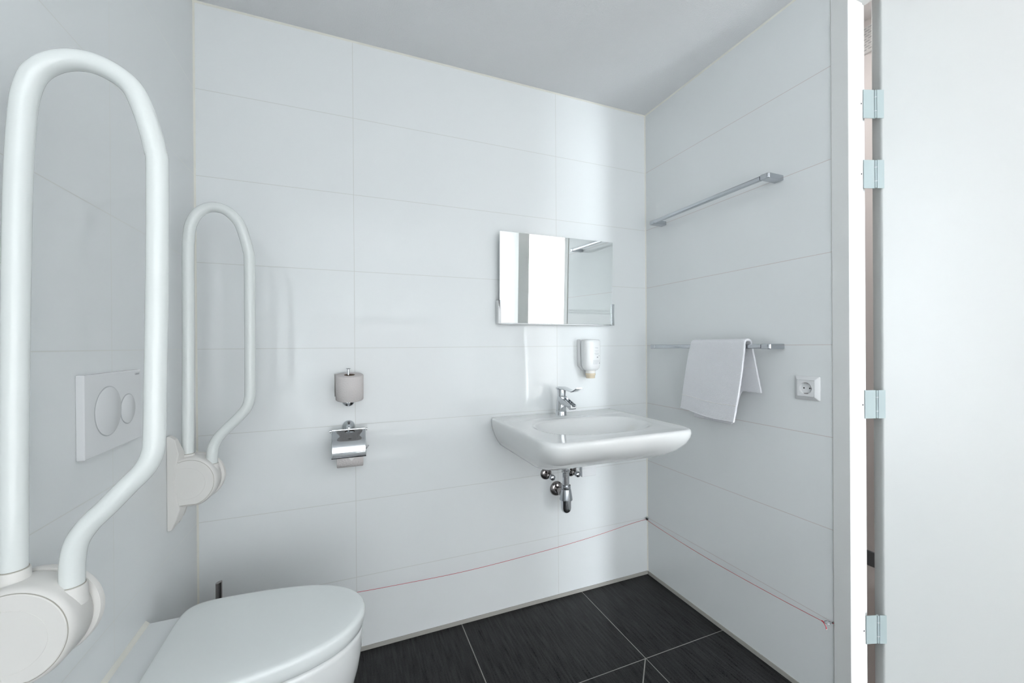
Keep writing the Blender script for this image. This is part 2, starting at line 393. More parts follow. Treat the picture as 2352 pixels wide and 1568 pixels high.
for (a, b) in (((WX0, WZ0), (WX0+0.05, WZ1)), ((WX1-0.05, WZ0), (WX1, WZ1)), ((1.50, WZ0), (1.56, WZ1)), ((WX0, WZ0), (WX1, WZ0+0.05)), ((WX0, WZ1-0.05), (WX1, WZ1))):
    wf.box((a[0], YE-0.14, a[1]), (b[0], YE-0.08, b[1]))
struct(wf, 'window_1', 'white_frame')
k = MB(); nn = 90  # sheer cloth added over part of the window to dim it
cp_ = [(1.52+1.02*i/nn, YE+0.06+0.018*math.sin(i*0.9)) for i in range(nn+1)]
k.loft([[(x, y, 0.02) for x, y in cp_], [(x, y, 2.88) for x, y in cp_]], False, False, False)
cu = k.build('added_curtain', 'sheer', smooth=60, loc=(2.0, YE+0.06, 2.88)); tag(cu, 'white sheer cloth added to dim part of the window, plain white in the mirror', 'added_curtain')
vg = thing('ventilation_grille', (XC, -0.42, 2.81), 'white slotted ventilation grille high on the wall seen through the hinge gap', 'vent')
v = MB(); v.box((XC-0.012, -0.62, 2.742), (XC, -0.20, 2.885)); v.build('frame', 'white_frame', vg, bevel=0.002)
v = MB()
for r in range(9):
    for c in range(14):
        y = -0.60+c*0.0285+(0.014 if r % 2 else 0); z = 2.757+r*0.0142
        v.box((XC-0.0126, y, z), (XC-0.011, y+0.020, z+0.0052))
v.build('slots', 'plastic_grey', vg)

cl = thing('hall_fill', (0.62, 0.1, CZ), 'square white ceiling lamp added to brighten the hall behind the open door', 'lamp')
MB().box((0.45, -0.07, CZ-0.045), (0.79, 0.27, CZ)).build('housing', 'white_frame', cl, bevel=0.004)

# unseen fill box and strip light added behind the camera to brighten the room
wl = thing('fill_box', (-1.12, -2.90, FZ), 'large white fill box added unseen behind the camera, turned to the rear wall', 'lamp')
l = MB(); l.box((-1.76, -2.915, 0.27), (-0.48, -2.85, 1.47)); l.build('housing', 'fill_box_cloth', wl, bevel=0.01)
l = MB(); l.box((-1.75, -3.02, 1.485), (-0.49, -2.88, 1.505)); l.build('fill_strip', 'white_frame', wl, bevel=0.003)
l = MB(); l.box((-1.135, -2.90, FZ+0.02), (-1.105, -2.87, 0.27)); l.build('post', 'white_frame', wl, bevel=0.003)
l = MB(); l.box((-1.37, -3.05, FZ), (-0.87, -2.75, FZ+0.02)); l.build('foot', 'white_frame', wl, bevel=0.003)

# ================================================================== wash basin
SX, SZ = -0.545, 0.864
basin = thing('wash_basin', (SX, 0, SZ), 'white ceramic wash basin fixed to the wall in the corner', 'sink')
def outline(w, d, rf, rb, yb=0.0, n=12):
    # back edge on the wall, rounded front corners
    return resample([(SX+x, yb-d/2+y) for x, y in rrect(w, d, [rb, rb, rf, rf], n)], 220)
def bowl(x, y):
    # wide rounded recess, soft at its edge
    u = (x-(SX+0.005))/0.245; v_ = (y+0.305)/(0.150 if y > -0.305 else 0.170)
    r = (abs(u)**2.5+abs(v_)**2.5)**(1/2.5)
    if r >= 1: return 0.0
    return -0.112*(1-r**2.6)**1.35
def topz(x, y):
    d_edge = min(abs(x-(SX-0.318)), abs(x-(SX+0.318)), abs(y+0.562))
    return SZ+bowl(x, y)-0.003*max(0, min(1, d_edge/0.06))*(0.0 if y > -0.12 else 1)*0.6
sb = MB()
W0, D0 = 0.632, 0.556
ol = outline(W0, D0, 0.07, 0.012)
cen = (SX+0.005, -0.29); rings = []
for q in range(56):
    sf = max(0.004, (q/56)**0.9*0.985)
    rings.append([(cen[0]+(x-cen[0])*sf, cen[1]+(y-cen[1])*sf, topz(cen[0]+(x-cen[0])*sf, cen[1]+(y-cen[1])*sf)) for x, y in ol])
for w_, d_, z, rf in ((0.628, 0.553, SZ-0.001, .07), (0.634, 0.557, SZ-0.0035, .071), (0.6375, 0.5595, SZ-0.008, .073), (0.639, 0.561, SZ-0.015, .074), (0.637, 0.559, SZ-0.030, .075), (0.628, 0.548, SZ-0.052, .075),
                      (0.608, 0.520, SZ-0.080, .075), (0.582, 0.482, SZ-0.105, .075), (0.556, 0.440, SZ-0.123, .072), (0.525, 0.395, SZ-0.133, .07), (0.45, 0.33, SZ-0.140, .065), (0.32, 0.24, SZ-0.146, .06), (0.12, 0.12, SZ-0.150, .03)):
    rings.append([(x, y, z) for x, y in outline(w_, d_, rf, 0.012)])
sb.loft(rings)
sb.build('bowl', 'ceramic', basin, smooth=60)
k = MB().tube([(-0.878+0.02, -0.0015, SZ+0.0005), (-0.232, -0.0015, SZ+0.0005)], 0.0022, 8); k.build('sealant', 'plastic', basin, smooth=60)
k = MB().lathe([(0.0, 0), (0.022, 0), (0.022, 0.003), (0.0, 0.004)], (SX+0.005, -0.300, SZ-0.1125)); k.build('drain', 'chrome', basin, smooth=40)
k = MB()
for i in range(4): k.box((-0.822+i*0.009, -0.040, SZ-0.0002), (-0.8155+i*0.009, -0.0385, SZ+0.0003))
k.build('emblem', 'plastic_grey', basin)

# mixer tap
tx, ty, tz = -0.545, -0.066, SZ-0.0015
tap = thing('mixer_tap', (tx, ty, tz), 'chrome single-lever mixer tap standing on the wash basin', 'tap')
k = MB().lathe([(0.0265, 0), (0.0265, 0.002), (0.025, 0.004), (0.0245, 0.02)], (tx, ty, tz), n=36)
k.build('base', 'chrome', tap, smooth=50)
def lean(z): return ty+0.0-0.06*z   # slight forward lean
rings = []
for z, r in ((0.004, .0245), (0.03, .0228), (0.055, .0212), (0.075, .0200), (0.090, .0192)):
    rings.append([(tx+math.cos(2*PI*q/32)*r, ty-0.004*z/0.09+math.sin(2*PI*q/32)*r, tz+z+(0.16*z/0.094)*math.sin(2*PI*q/32)*r*2.4*(1 if z > .06 else 0.4)) for q in range(32)])
k = MB(); k.loft(rings); k.build('body', 'chrome', tap, smooth=50)
# spout: wedge reaching forward and down with an open chute look
k = MB(); rings = []
for t, hw, zt, zb in ((0.005, .0190, .091, .052), (0.025, .0185, .085, .052), (0.045, .0178, .079, .051), (0.065, .0172, .073, .049), (0.085, .0165, .067, .044), (0.104, .0160, .062, .040), (0.112, .014, .060, .042)):
    y = ty-t; sec = [(-hw, zt), (-hw*0.8, zt+.0006), (-hw*0.70, zt-0.009), (hw*0.70, zt-0.009), (hw*0.8, zt+.0006), (hw, zt), (hw, (zt+zb)/2), (hw*0.75, zb), (-hw*0.75, zb), (-hw, (zt+zb)/2)]
    rings.append([(tx+a, y, tz+b) for a, b in sec])
k.loft(rings); k.build('spout', 'chrome', tap, smooth=50, bevel=0.0008, seg=2)
k = MB().lathe([(0.0115, 0), (0.0115, 0.006), (0.009, 0.007), (0.001, 0.0065)], (tx, ty-0.095, tz+0.045), (0, -0.18, -1), 24); k.build('aerator', 'chrome_dark', tap, smooth=40)
k = MB(); rings = []
for z, r in ((0.078, .0188), (0.095, .0198), (0.112, .0208), (0.120, .0212)):
    rings.append([(tx+math.cos(2*PI*q/32)*r, ty-0.004+math.sin(2*PI*q/32)*r, tz+z) for q in range(32)])
k.loft(rings); k.build('cartridge_cap', 'chrome', tap, smooth=50)
k = MB(); rings = []    # lever blade with upturned tip
for t, hw, zt, th in ((-0.023, .008, .124, .006), (-0.020, .017, .1275, .010), (-0.008, .0215, .1315, .013), (0.012, .0215, .133, .013), (0.035, .020, .131, .0105), (0.060, .0175, .1275, .008), (0.088, .016, .1235, .006), (0.110, .0158, .1215, .0055), (0.124, .0158, .1245, .0055), (0.146, .0155, .1345, .0055), (0.158, .0150, .1400, .005)):
    y = ty-t; sec = [(-hw, zt-th/2), (-hw*.82, zt-th*.1), (-hw*.4, zt), (hw*.4, zt), (hw*.82, zt-th*.1), (hw, zt-th/2), (hw*.8, zt-th), (-hw*.8, zt-th)]
    rings.append([(tx+a, y, tz+b) for a, b in sec])
k.loft(rings); k.build('lever', 'chrome', tap, smooth=50)
k = MB().tube([(tx-0.0155, ty-0.0165, tz+0.047), (tx-0.013, ty-0.0145, tz+0.047)], 0.0016, 10); k.build('marker_dot', 'black', tap)

# waste trap
qx, qy = -0.537, -0.092
trap = thing('bottle_trap', (qx, 0, 0.503), 'chrome bottle trap and waste pipe under the wash basin', 'pipe')
k = MB().tube([(qx, qy, SZ-0.142), (qx, qy, 0.535)], 0.0152, 24); k.build('down_pipe', 'chrome', trap, smooth=50)
k = MB()
for z, h in ((0.612, .006), ): k.lathe([(0.0155, -h), (0.019, -h*.6), (0.019, h*.6), (0.0155, h)], (qx, qy, z), n=28)
k.lathe([(0.0152, -.0012), (0.0158, -.001), (0.0158, .001), (0.0152, .0012)], (qx, qy, 0.585), n=28)
k.build('collar', 'chrome', trap, smooth=40)
k = MB().lathe([(0.0165, 0.057), (0.0205, 0.057), (0.0215, 0.047), (0.0205, 0.042), (0.0225, 0.040), (0.0295, -0.004), (0.0295, -0.008), (0.0235, -0.009)], (qx, qy, 0.492), n=36)
k.build('union_nut', 'satin', trap, smooth=30)
k = MB().lathe([(0.0235, 0.0), (0.0235, -0.036), (0.022, -0.046), (0.017, -0.055), (0.009, -0.060), (0.001, -0.061)], (qx, qy, 0.484), n=36)
k.build('bottle_cup', 'chrome', trap, smooth=60)
k = MB().tube([(qx, -0.001, 0.505), (qx, qy, 0.505)], 0.0148, 24); k.lathe([(0.0148, 0), (0.0195, 0.001), (0.0195, 0.018), (0.0148, 0.020)], (qx, -0.068, 0.505), (0, 1, 0)); k.build('wall_pipe', 'chrome_dark', trap, smooth=40)
k = MB().lathe([(0.0345, 0.0), (0.0335, 0.006), (0.028, 0.012), (0.018, 0.015), (0.0148, 0.0155)], (qx, 0, 0.505), (0, -1, 0), 36); k.build('wall_rosette', 'chrome_dark', trap, smooth=60)
# angle valves
def valve(x, z, label):
    o = thing('angle_valve', (x, 0, z), label, 'valve', 'angle valves under the wash basin')
    k = MB().lathe([(0.0285, 0), (0.0275, 0.005), (0.021, 0.010), (0.013, 0.012), (0.010, 0.0125)], (x, 0, z), (0, -1, 0), 32); k.build('wall_rosette', 'chrome_dark', o, smooth=60)
    k = MB().tube([(x, 0, z), (x, -0.052, z)], [0.0085]*2, 18); k.lathe([(0.0085, 0), (0.0115, .002), (0.0115, .018), (0.0085, .020)], (x, -0.022, z), (0, -1, 0), 20); k.lathe([(0.008, 0), (0.0095, .002), (0.0095, .020), (0.0075, .022), (0.0045, .023), (0.0045, .098)], (x, -0.034, z), (0, 0, 1), 20)
    k.build('valve_body', 'chrome_dark', o, smooth=40)
    k = MB(); n = 24
    prof = [(0.0085, 0), (0.0125, 0.003), (0.0130, 0.012), (0.0125, 0.020), (0.0095, 0.0235), (0.0005, 0.024)]
    rr = [[(x+math.cos(2*PI*q/n)*r*(1+(0.06 if q % 4 < 2 else -0.03)), -0.050-h, z+math.sin(2*PI*q/n)*r*(1+(0.06 if q % 4 < 2 else -0.03))) for q in range(n)] for r, h in prof]
    k.loft(rr); k.build('knob', 'satin', o, smooth=50)
    return o
valve(-0.592, 0.582, 'left chrome angle valve with round knob under the basin, left of the trap')
valve(-0.459, 0.580, 'right chrome angle valve with round knob under the basin, right of the trap')
# blank cover plate under the basin
cp = thing('cover_plate', (-0.365, 0, 0.585), 'small white square blank cover plate on the wall right of the basin valves', 'cover plate')
k = MB().box((-0.405, -0.016, 0.545), (-0.325, 0, 0.625)); k.build('plate', 'plastic', cp, bevel=0.0015)
k = MB().box((-0.4065, -0.0135, 0.547), (-0.4048, -0.001, 0.623)); k.build('side_edge', 'satin', cp)

# ================================================================== mirror
mir = thing('mirror', (-0.532, 0, 1.484), 'rectangular frameless mirror with side clips on the wall above the basin', 'mirror')
MX0, MX1, MZ0, MZ1 = -0.829, -0.236, 1.283, 1.686
k = MB().prism([(-0.0300, MZ0), (-0.0260, MZ0), (-0.0360, MZ1), (-0.0400, MZ1)], 'x', MX0, MX1); k.build('glass', 'mirror', mir, bevel=0.0005, seg=1)
k = MB().prism([(-0.0257, MZ0+0.012), (-0.0232, MZ0+0.012), (-0.0325, MZ1-0.012), (-0.0350, MZ1-0.012)], 'x', MX0+0.012, MX1-0.012); k.build('backing', 'plastic_grey', mir)
for xx in (MX0+0.06, MX1-0.10): MB().box((xx, -0.0240, MZ0+0.06), (xx+0.04, 0, MZ1-0.06)).build('wall_bracket', 'plastic', mir)
for s, x in ((-1, MX0), (1, MX1)):
    k = MB(); k.box((x+s*0.001, -0.036, MZ0-0.004), (x+s*0.008, -0.008, MZ0+0.100)); k.box((x-s*0.005, -0.036, MZ0-0.004), (x+s*0.008, -0.0305, MZ0+0.100) if s > 0 else (x+s*0.008, -0.0305, MZ0+0.100))
    c = k.build('clip', 'plastic' if s < 0 else 'chrome', mir, bevel=0.0008, seg=2); c['label'] = 'white side clip' if s < 0 else 'chrome side clip'
k = MB().box((MX0, -0.031, MZ0-0.005), (MX1-0.05, -0.010, MZ0-0.0005)); k.build('bottom_rail', 'plastic', mir, bevel=0.0005, seg=1)

# ================================================================== soap dispenser
sx = -0.374
soap = thing('soap_dispenser', (sx, 0, 1.12), 'white wall-mounted soap dispenser bottle with beige spout cap above the basin', 'soap dispenser')
k = MB().loft([[(sx+x*s, -0.002-y_, z) for x, y_ in [(-.045, 0), (.045, 0), (.045, .010), (.040, .018), (-.040, .018), (-.045, .010)]] for s, z in ((.55, 1.062), (.98, 1.085), (1, 1.10), (1, 1.203), (.97, 1.210))])
k.build('wall_holder', 'plastic', soap, smooth=40)
k = MB(); rings = []
for hw, hd, z in ((.020, .014, 1.060), (.032, .024, 1.064), (.041, .030, 1.074), (.0445, .033, 1.090), (.0455, .034, 1.12), (.0462, .034, 1.16), (.0462, .034, 1.190), (.0450, .033, 1.203), (.040, .029, 1.208), (.02, .015, 1.210)):
    rings.append([(sx+x, -0.050+y, z) for x, y in [(hw*math.copysign(abs(math.cos(a))**0.72, math.cos(a)), hd*math.copysign(abs(math.sin(a))**0.85, math.sin(a))) for a in [2*PI*q/40 for q in range(40)]]])
k.loft(rings); k.build('bottle', 'bottle', soap, smooth=50)
k = MB().lathe([(0.0225, 0), (0.0235, -0.004), (0.0235, -0.013)], (sx-0.002, -0.050, 1.062), n=32); k.build('collar', 'cap_clear', soap, smooth=40)
k = MB().lathe([(0.0238, 0), (0.0238, -0.010), (0.0215, -0.011), (0.0215, -0.0), ], (sx-0.002, -0.050, 1.049), n=32)
k.lathe([(0.0215, 0), (0.0212, -0.020), (0.0195, -0.022), (0.001, -0.022)], (sx-0.002, -0.050, 1.047), n=32); k.build('spout_cap', 'cap', soap, smooth=40)
# printed lines on the front of the bottle (too small to read in the photograph)
def bx(hw, a): return hw
lab = MB()
def front_y(x): return -0.050-0.034*(max(0, 1-(abs(x)/0.0462)**(2/0.72))**(0.85/2))-0.0004
def bar(x0, x1, z, h):
    n = max(2, int((x1-x0)/0.003)); xs_ = [x0+(x1-x0)*i/n for i in range(n+1)]
    lab.add([(sx+x, front_y(x), zz) for x in xs_ for zz in (z, z+h)], [(2*i, 2*i+2, 2*i+3, 2*i+1) for i in range(n)])
rnd = random.Random(3)
for z, h, x0, x1 in ((1.170, .0022, .002, .020), (1.166, .0022, .006, .020), (1.155, .0018, .001, .022), (1.151, .0018, .004, .018), (1.144, .002, .000, .024), (1.140, .002, .000, .026), (1.136, .002, .004, .022)):
    x = x0
    while x < x1:
        L = rnd.uniform(.002, .005); bar(x, min(x+L, x1), z, h*0.7); x += L+.0012
for z in (1.110, 1.1065, 1.103, 1.0995, 1.096, 1.0925):
    x = -0.009
    while x < (.034 if z > 1.100 else .014):
        L = rnd.uniform(.003, .007); bar(x, x+L, z, .0011); x += L+.0012
lab.build('label_print', 'print_light', soap)['kind'] = 'stuff'
lab = MB(); bar(.026, .031, 1.0945, .005); bar(.0115, .0125, 1.122, .006); bar(.015, .019, 1.1215, .007); bar(.022, .024, 1.131, .002); bar(.026, .030, 1.131, .002)
lab.build('label_symbol', 'print', soap)['kind'] = 'stuff'

# ================================================================== toilet paper
rx, ry = -1.443, -0.068
sp = thing('spare_roll_holder', (-1.449, 0, 0.973), 'chrome spare roll holder with T-shaped rod, above the covered paper holder', 'roll holder')
k = MB().lathe([(0.0235, 0), (0.0232, 0.006), (0.020, 0.012), (0.012, 0.0155), (0.008, 0.018), (0.008, 0.03)], (-1.449, 0, 0.973), (0, -1, 0), 36); k.build('wall_rosette', 'chrome', sp, smooth=60)
k = MB().tube(fillet([(-1.449, -0.02, 0.973), (-1.449, ry, 0.973), (-1.449, ry, 1.101)], [0.006], 5), 0.0042, 16); k.lathe([(0.0042, 0), (0.0085, 0.0015), (0.009, 0.003), (0.008, 0.004), (0.001, 0.0042)], (-1.449, ry, 1.0985), n=20); k.build('rod', 'chrome', sp, smooth=50)
def paper_roll(name, c, d, L, ro, ri, label, cat, group):
    o = thing(name, c, label, cat, group); d = Vector(d).normalized(); c = Vector(c); n = 56
    a = d.orthogonal().normalized(); b = d.cross(a)
    def ring(r, h): return [c+d*h+(a*math.cos(2*PI*q/n)+b*math.sin(2*PI*q/n))*r for q in range(n)]
    k = MB(); k.loft([ring(ri, -L/2), ring(ro-.002, -L/2), ring(ro, -L/2+.002), ring(ro, L/2-.002), ring(ro-.002, L/2), ring(ri, L/2)], False, False); k.build('paper', 'paper', o, smooth=50)
    k = MB(); k.loft([ring(ri, -L/2), ring(ri, L/2), ring(ri-.0012, L/2), ring(ri-.0012, -L/2), ring(ri, -L/2)], False, False); k.build('core', 'cardboard', o, smooth=50)
    return o
r1 = paper_roll('toilet_roll', (rx-0.002, ry, 1.031), (0, 0, 1), 0.094, 0.049, 0.019, 'spare off-white toilet roll standing upright on the chrome rod', 'toilet roll', None)
k = MB(); pts = []
for i in range(9):
    a = math.radians(150+i*6); pts.append((rx-0.002+0.0497*math.cos(a), ry-0.0497*-math.sin(a)))
pts = [(rx-0.002+0.0497*math.cos(math.radians(t)), ry+0.0497*math.sin(math.radians(t))) for t in (95, 110, 125, 138)]+[(rx-0.050, ry+0.040), (rx-0.0545, ry+0.031), (rx-0.0545, ry+0.022)]
k.loft([[(x, y, 0.990) for x, y in pts], [(x, y, 1.076) for x, y in pts]], False, False, False)
r1.rotation_euler = (math.radians(8), 0, 0)
o = k.build('loose_end', 'paper_white', r1, smooth=60); mo = o.modifiers.new('t', 'SOLIDIFY'); mo.thickness = 0.0006

hx, hz = -1.449, 0.873
ph = thing('paper_holder', (hx, 0, hz), 'chrome toilet paper holder with curved cover flap on the wall', 'paper holder')
k = MB().lathe([(0.0235, 0), (0.0232, 0.006), (0.020, 0.012), (0.012, 0.0155), (0.008, 0.020), (0.0085, 0.045), (0.006, 0.050), (0.001, 0.0505)], (hx, 0, hz), (0, -1, 0), 36); k.build('wall_rosette', 'chrome', ph, smooth=60)
k = MB(); k.tube([(hx-0.062, -0.050, 0.866), (hx+0.062, -0.050, 0.866)], 0.0035, 14)
k.tube([(hx-0.066, -0.050, 0.8665), (hx-0.062, -0.050, 0.8665)], 0.0052, 12); k.tube([(hx+0.062, -0.050, 0.8665), (hx+0.066, -0.050, 0.8665)], 0.0052, 12)
k.build('hinge_rod', 'chrome', ph, smooth=40)
k = MB().tube([(hx-0.060, -0.0535, 0.8605), (hx-0.030, -0.0535, 0.8605)], 0.0032, 12); k.build('hinge_sleeve', 'chrome', ph, smooth=40)
# curved flap
flap = MB(); NX, NV = 40, 26
prof = [(-0.050, 0.8700), (-0.0535, 0.8685), (-0.0640, 0.8600), (-0.0800, 0.8450), (-0.0960, 0.8320), (-0.1060, 0.8180), (-0.1100, 0.8040), (-0.1105, 0.7930), (-0.1095, 0.7770)]
P = smooth_path([(0, a, b) for a, b in prof], 4)
grid = []
for i in range(NX+1):
    x = hx-0.059+0.118*i/NX
    u = (x-(hx+0.006))/0.040; cut = 0.0
    col_ = []
    for j, p in enumerate(P):
        t = j/(len(P)-1); s = cut/0.13+(1-cut/0.13)*t if cut > 0 else t
        idx = min(s, 1)*(len(P)-1); a = int(idx); fr_ = idx-a; q = P[a] if a >= len(P)-1 else P[a]*(1-fr_)+P[a+1]*fr_
        col_.append((x, q.y, q.z))
    grid.append(col_)
nn = len(P); flap.add([p for c in grid for p in c], [(i*nn+j, i*nn+j+1, (i+1)*nn+j+1, (i+1)*nn+j) for i in range(NX) for j in range(nn-1)])
fo_ = flap.build('cover_flap', 'chrome', ph, smooth=70); mo = fo_.modifiers.new('t', 'SOLIDIFY'); mo.thickness = 0.0012
k = MB(); k.box((hx-0.060, -0.0535, 0.8655), (hx+0.060, -0.046, 0.8725)); k.build('top_bar', 'chrome', ph, bevel=0.002)
k = MB().tube(fillet([(hx-0.056, -0.050, 0.866), (hx-0.056, -0.058, 0.79), (hx+0.058, -0.058, 0.79), (hx+0.070, -0.058, 0.806)], [0.008, 0.005], 5), 0.0028, 12); k.build('roll_wire', 'chrome', ph, smooth=50)
r2 = paper_roll('toilet_roll', (hx+0.004, -0.0575, 0.775), (1, 0, 0), 0.092, 0.0445, 0.018, 'off-white toilet roll lying under the chrome cover flap', 'toilet roll', None)
k = MB().add([(hx-0.006, -0.1068, 0.781), (hx+0.024, -0.1068, 0.781), (hx+0.009, -0.1060, 0.763), (hx-0.006, -0.1058, 0.781), (hx+0.024, -0.1058, 0.781), (hx+0.009, -0.1050, 0.763)], [(0, 2, 1), (3, 4, 5), (0, 1, 4, 3), (1, 2, 5, 4), (2, 0, 3, 5)]); k.build('folded_tip', 'paper_white', r2)

# ================================================================== towel bars
def towel_bar(z, label):
    o = thing('towel_bar', (0, -0.42, z), label, 'towel bar')
    k = MB(); sec = rrect(0.016, 0.017, 0.005, 4)
    k.loft([[(-0.070+a, y, z+b) for a, b in sec] for y in (-0.152, -0.693)]); k.build('rail', 'satin', o, smooth=50)
    for y0, y1 in ((-0.117, -0.151), (-0.694, -0.728)):
        k = MB()
        sgn = 1 if y0 > -0.4 else -1
        yo, yi = (y0, y1) if sgn > 0 else (y1, y0)   # outer and inner side
        poly = [(-0.079, yi), (-0.079, yo-sgn*0.006), (-0.074, yo), (0.0, yo-sgn*0.000), (0.0, yi), (-0.060, yi)]
        k.prism(poly, 'z', z-0.0095, z+0.0095); k.build('bracket', 'satin', o, bevel=0.003)
    return o
towel_bar(1.776, 'upper empty brushed chrome towel bar on the right wall')
towel_bar(1.173, 'lower brushed chrome towel bar with a towel hanging over it')

# towel
tw = thing('towel', (-0.07, -0.5, 1.185), 'white terry towel folded over the lower towel bar', 'towel')
def lerp(a, b, t): return a+(b-a)*t
def sst(t): t = max(0, min(1, t)); return t*t*(3-2*t)
NT, zb_ = 44, 1.173
zt = zb_+0.0185
def towel_rows():
    rows = []
    for (kind, s) in [('f', i/30) for i in range(31)]+[('t', i/10) for i in range(1, 10)]+[('b', i/24) for i in range(25)]:
        row = []
        for j in range(NT+1):
            t = j/NT            # 0 = corner side (left in the picture), 1 = door side (right)
            if kind == 'f':
                ztop = zt-0.006; zbot = lerp(0.897, 0.886, t)-0.004*math.sin(PI*t)+0.006*math.sin(t*5+1)*(1-t)
                z = lerp(zbot, ztop, s)
                q = 1-s
                y = lerp(-0.386-0.004*(1-q), -0.642, t) if False else lerp(lerp(-0.386, -0.327, q**0.8), lerp(-0.640, -0.606, q**1.3), t)
                x = -0.0875-0.006*q+0.004*math.sin(t*4.2+q*1.5)*q-0.010*q*q*t
            elif kind == 't':
                a = PI*s; x = -0.070-0.0175*math.cos(a); z = zt-0.006+0.0125*math.sin(a)
                y = lerp(-0.386, -0.640, t)
            else:
                q = s
                zend = lerp(0.862, 1.000, sst((t-0.60)/0.16))-0.012*(1-t)*0
                z = lerp(zt-0.006, zend, q)
                y = lerp(lerp(-0.386, -0.345, q), lerp(-0.640, -0.664, q), t)
                x = -0.0525+0.020*q+0.004*math.sin(t*5+1)*q
            row.append((x, y, z))
        rows.append(row)
    return rows
R_ = towel_rows(); k = MB(); n = NT+1
k.add([p for r in R_ for p in r], [(i*n+j, i*n+j+1, (i+1)*n+j+1, (i+1)*n+j) for i in range(len(R_)-1) for j in range(NT)])
o = k.build('cloth', 'towel', tw, smooth=80)
mo = o.modifiers.new('t', 'SOLIDIFY'); mo.thickness = 0.009; mo.offset = 0; mo.use_rim = True
mo = o.modifiers.new('b', 'BEVEL'); mo.width = 0.0035; mo.segments = 3; mo.limit_method = 'ANGLE'; mo.angle_limit = math.radians(50)
tx_ = bpy.data.textures.new('terry', 'CLOUDS'); tx_.noise_scale = 0.02
mo = o.modifiers.new('s', 'SUBSURF'); mo.levels = 1; mo.render_levels = 1
mo = o.modifiers.new('d', 'DISPLACE'); mo.texture = tx_; mo.texture_coords = 'LOCAL'; mo.strength = 0.0022; mo.mid_level = 0.5
# woven border near the hem (a slim raised line across the front)
def front_pt(s, t, off):
    i = s*30; a = int(i); f_ = i-a; r_a, r_b = R_[a], R_[min(a+1, 30)]; jj = t*NT; b = int(jj); g_ = jj-b; b2 = min(b+1, NT)
    p = [lerp(lerp(r_a[b][c], r_a[b2][c], g_), lerp(r_b[b][c], r_b[b2][c], g_), f_) for c in range(3)]
    return (p[0]-off, p[1], p[2])
k = MB()
for s in (0.215,):
    pts = [front_pt(s, t/24, 0.0046) for t in range(25)]
    k.tube(pts, 0.0013, 8)
k.build('woven_border', 'towel_band', tw, smooth=60)
k = MB(); k.tube([front_pt(0.012, t/24, 0.0042) for t in range(25)], 0.0018, 8); k.build('hem', 'towel', tw, smooth=60)
k = MB()
k.tube([lerp_p for lerp_p in [(R_[40+12][j][0]-0.0046, R_[40+12][j][1], R_[40+12][j][2]+(0.0)) for j in range(30, NT+1)]], 0.0010, 8); k.build('woven_border', 'towel_band', tw, smooth=60)

# ================================================================== socket
so = thing('wall_socket', (0, -0.8055, 1.030), 'white earthed wall socket on the right wall beside the door frame', 'socket')
y0, y1, z0, z1 = -0.846, -0.765, 0.990, 1.071
k = MB(); a = rrect(0.081, 0.081, 0.004, 4, (y0+y1)/2, (z0+z1)/2); b = rrect(0.079, 0.079, 0.004, 4, (y0+y1)/2, (z0+z1)/2); c = rrect(0.056, 0.056, 0.0015, 4, (y0+y1)/2, (z0+z1)/2); d = rrect(0.0555, 0.0555, 0.0015, 4, (y0+y1)/2, (z0+z1)/2)
k.loft([[(0, p, q) for p, q in a], [(-0.003, p, q) for p, q in a], [(-0.0045, p, q) for p, q in b], [(-0.0115, p, q) for p, q in c], [(-0.0095, p, q) for p, q in d]], True, False); k.build('cover_frame', 'plastic', so, smooth=30)
cy_, cz_ = (y0+y1)/2, (z0+z1)/2
k = MB(); sq = resample(rrect(0.0545, 0.0545, 0.001, 3, cy_, cz_), 72); n = len(sq)
def circ(r, x): return [(x, cy_+r*math.cos(math.atan2(q-cz_, p-cy_)), cz_+r*math.sin(math.atan2(q-cz_, p-cy_))) for p, q in sq]
k.loft([[(-0.004, p, q) for p, q in sq], [(-0.0122, p, q) for p, q in sq], circ(0.0205, -0.0122), circ(0.0195, -0.0116), circ(0.0192, -0.0045)]); k.build('insert', 'plastic', so, smooth=30)
k = MB()
for dy in (-0.0095, 0.0095): k.tube([(-0.0048, cy_+dy, cz_), (-0.0040, cy_+dy, cz_)], 0.0026, 14)
k.build('pin_hole', 'black', so)
k = MB()
for s in (-1, 1): k.box((-0.0115, cy_-0.005, cz_+s*0.0165), (-0.005, cy_+0.005, cz_+s*0.0188))
k.box((-0.0115, cy_-0.0188, cz_-0.002), (-0.006, cy_-0.0172, cz_+0.002))
k.build('earth_clip', 'chrome_dark', so)

# ================================================================== emergency pull cord
cord = thing('pull_cord', (0, 0, 0.27), 'thin red emergency pull cord running low along two walls', 'cord')
left = smooth_path([(-0.020, -0.020, 0.280), (-0.123, -0.024, 0.2755), (-0.33, -0.026, 0.2545), (-0.543, -0.026, 0.2385), (-0.80, -0.026, 0.2265), (-1.022, -0.026, 0.2215), (-1.25, -0.026, 0.2265), (-1.432, -0.026, 0.2335), (-1.70, -0.024, 0.250), (-1.92, -0.020, 0.272)], 5)
right = smooth_path([(-0.020, -0.020, 0.280), (-0.025, -0.055, 0.276), (-0.025, -0.25, 0.266), (-0.025, -0.452, 0.263), (-0.025, -0.687, 0.269), (-0.025, -0.829, 0.276), (-0.026, -0.865, 0.279)], 5)
k = MB().tube(list(reversed(left)), 0.00085, 8); k.tube(right, 0.00085, 8); k.build('cord', 'red', cord, smooth=60)
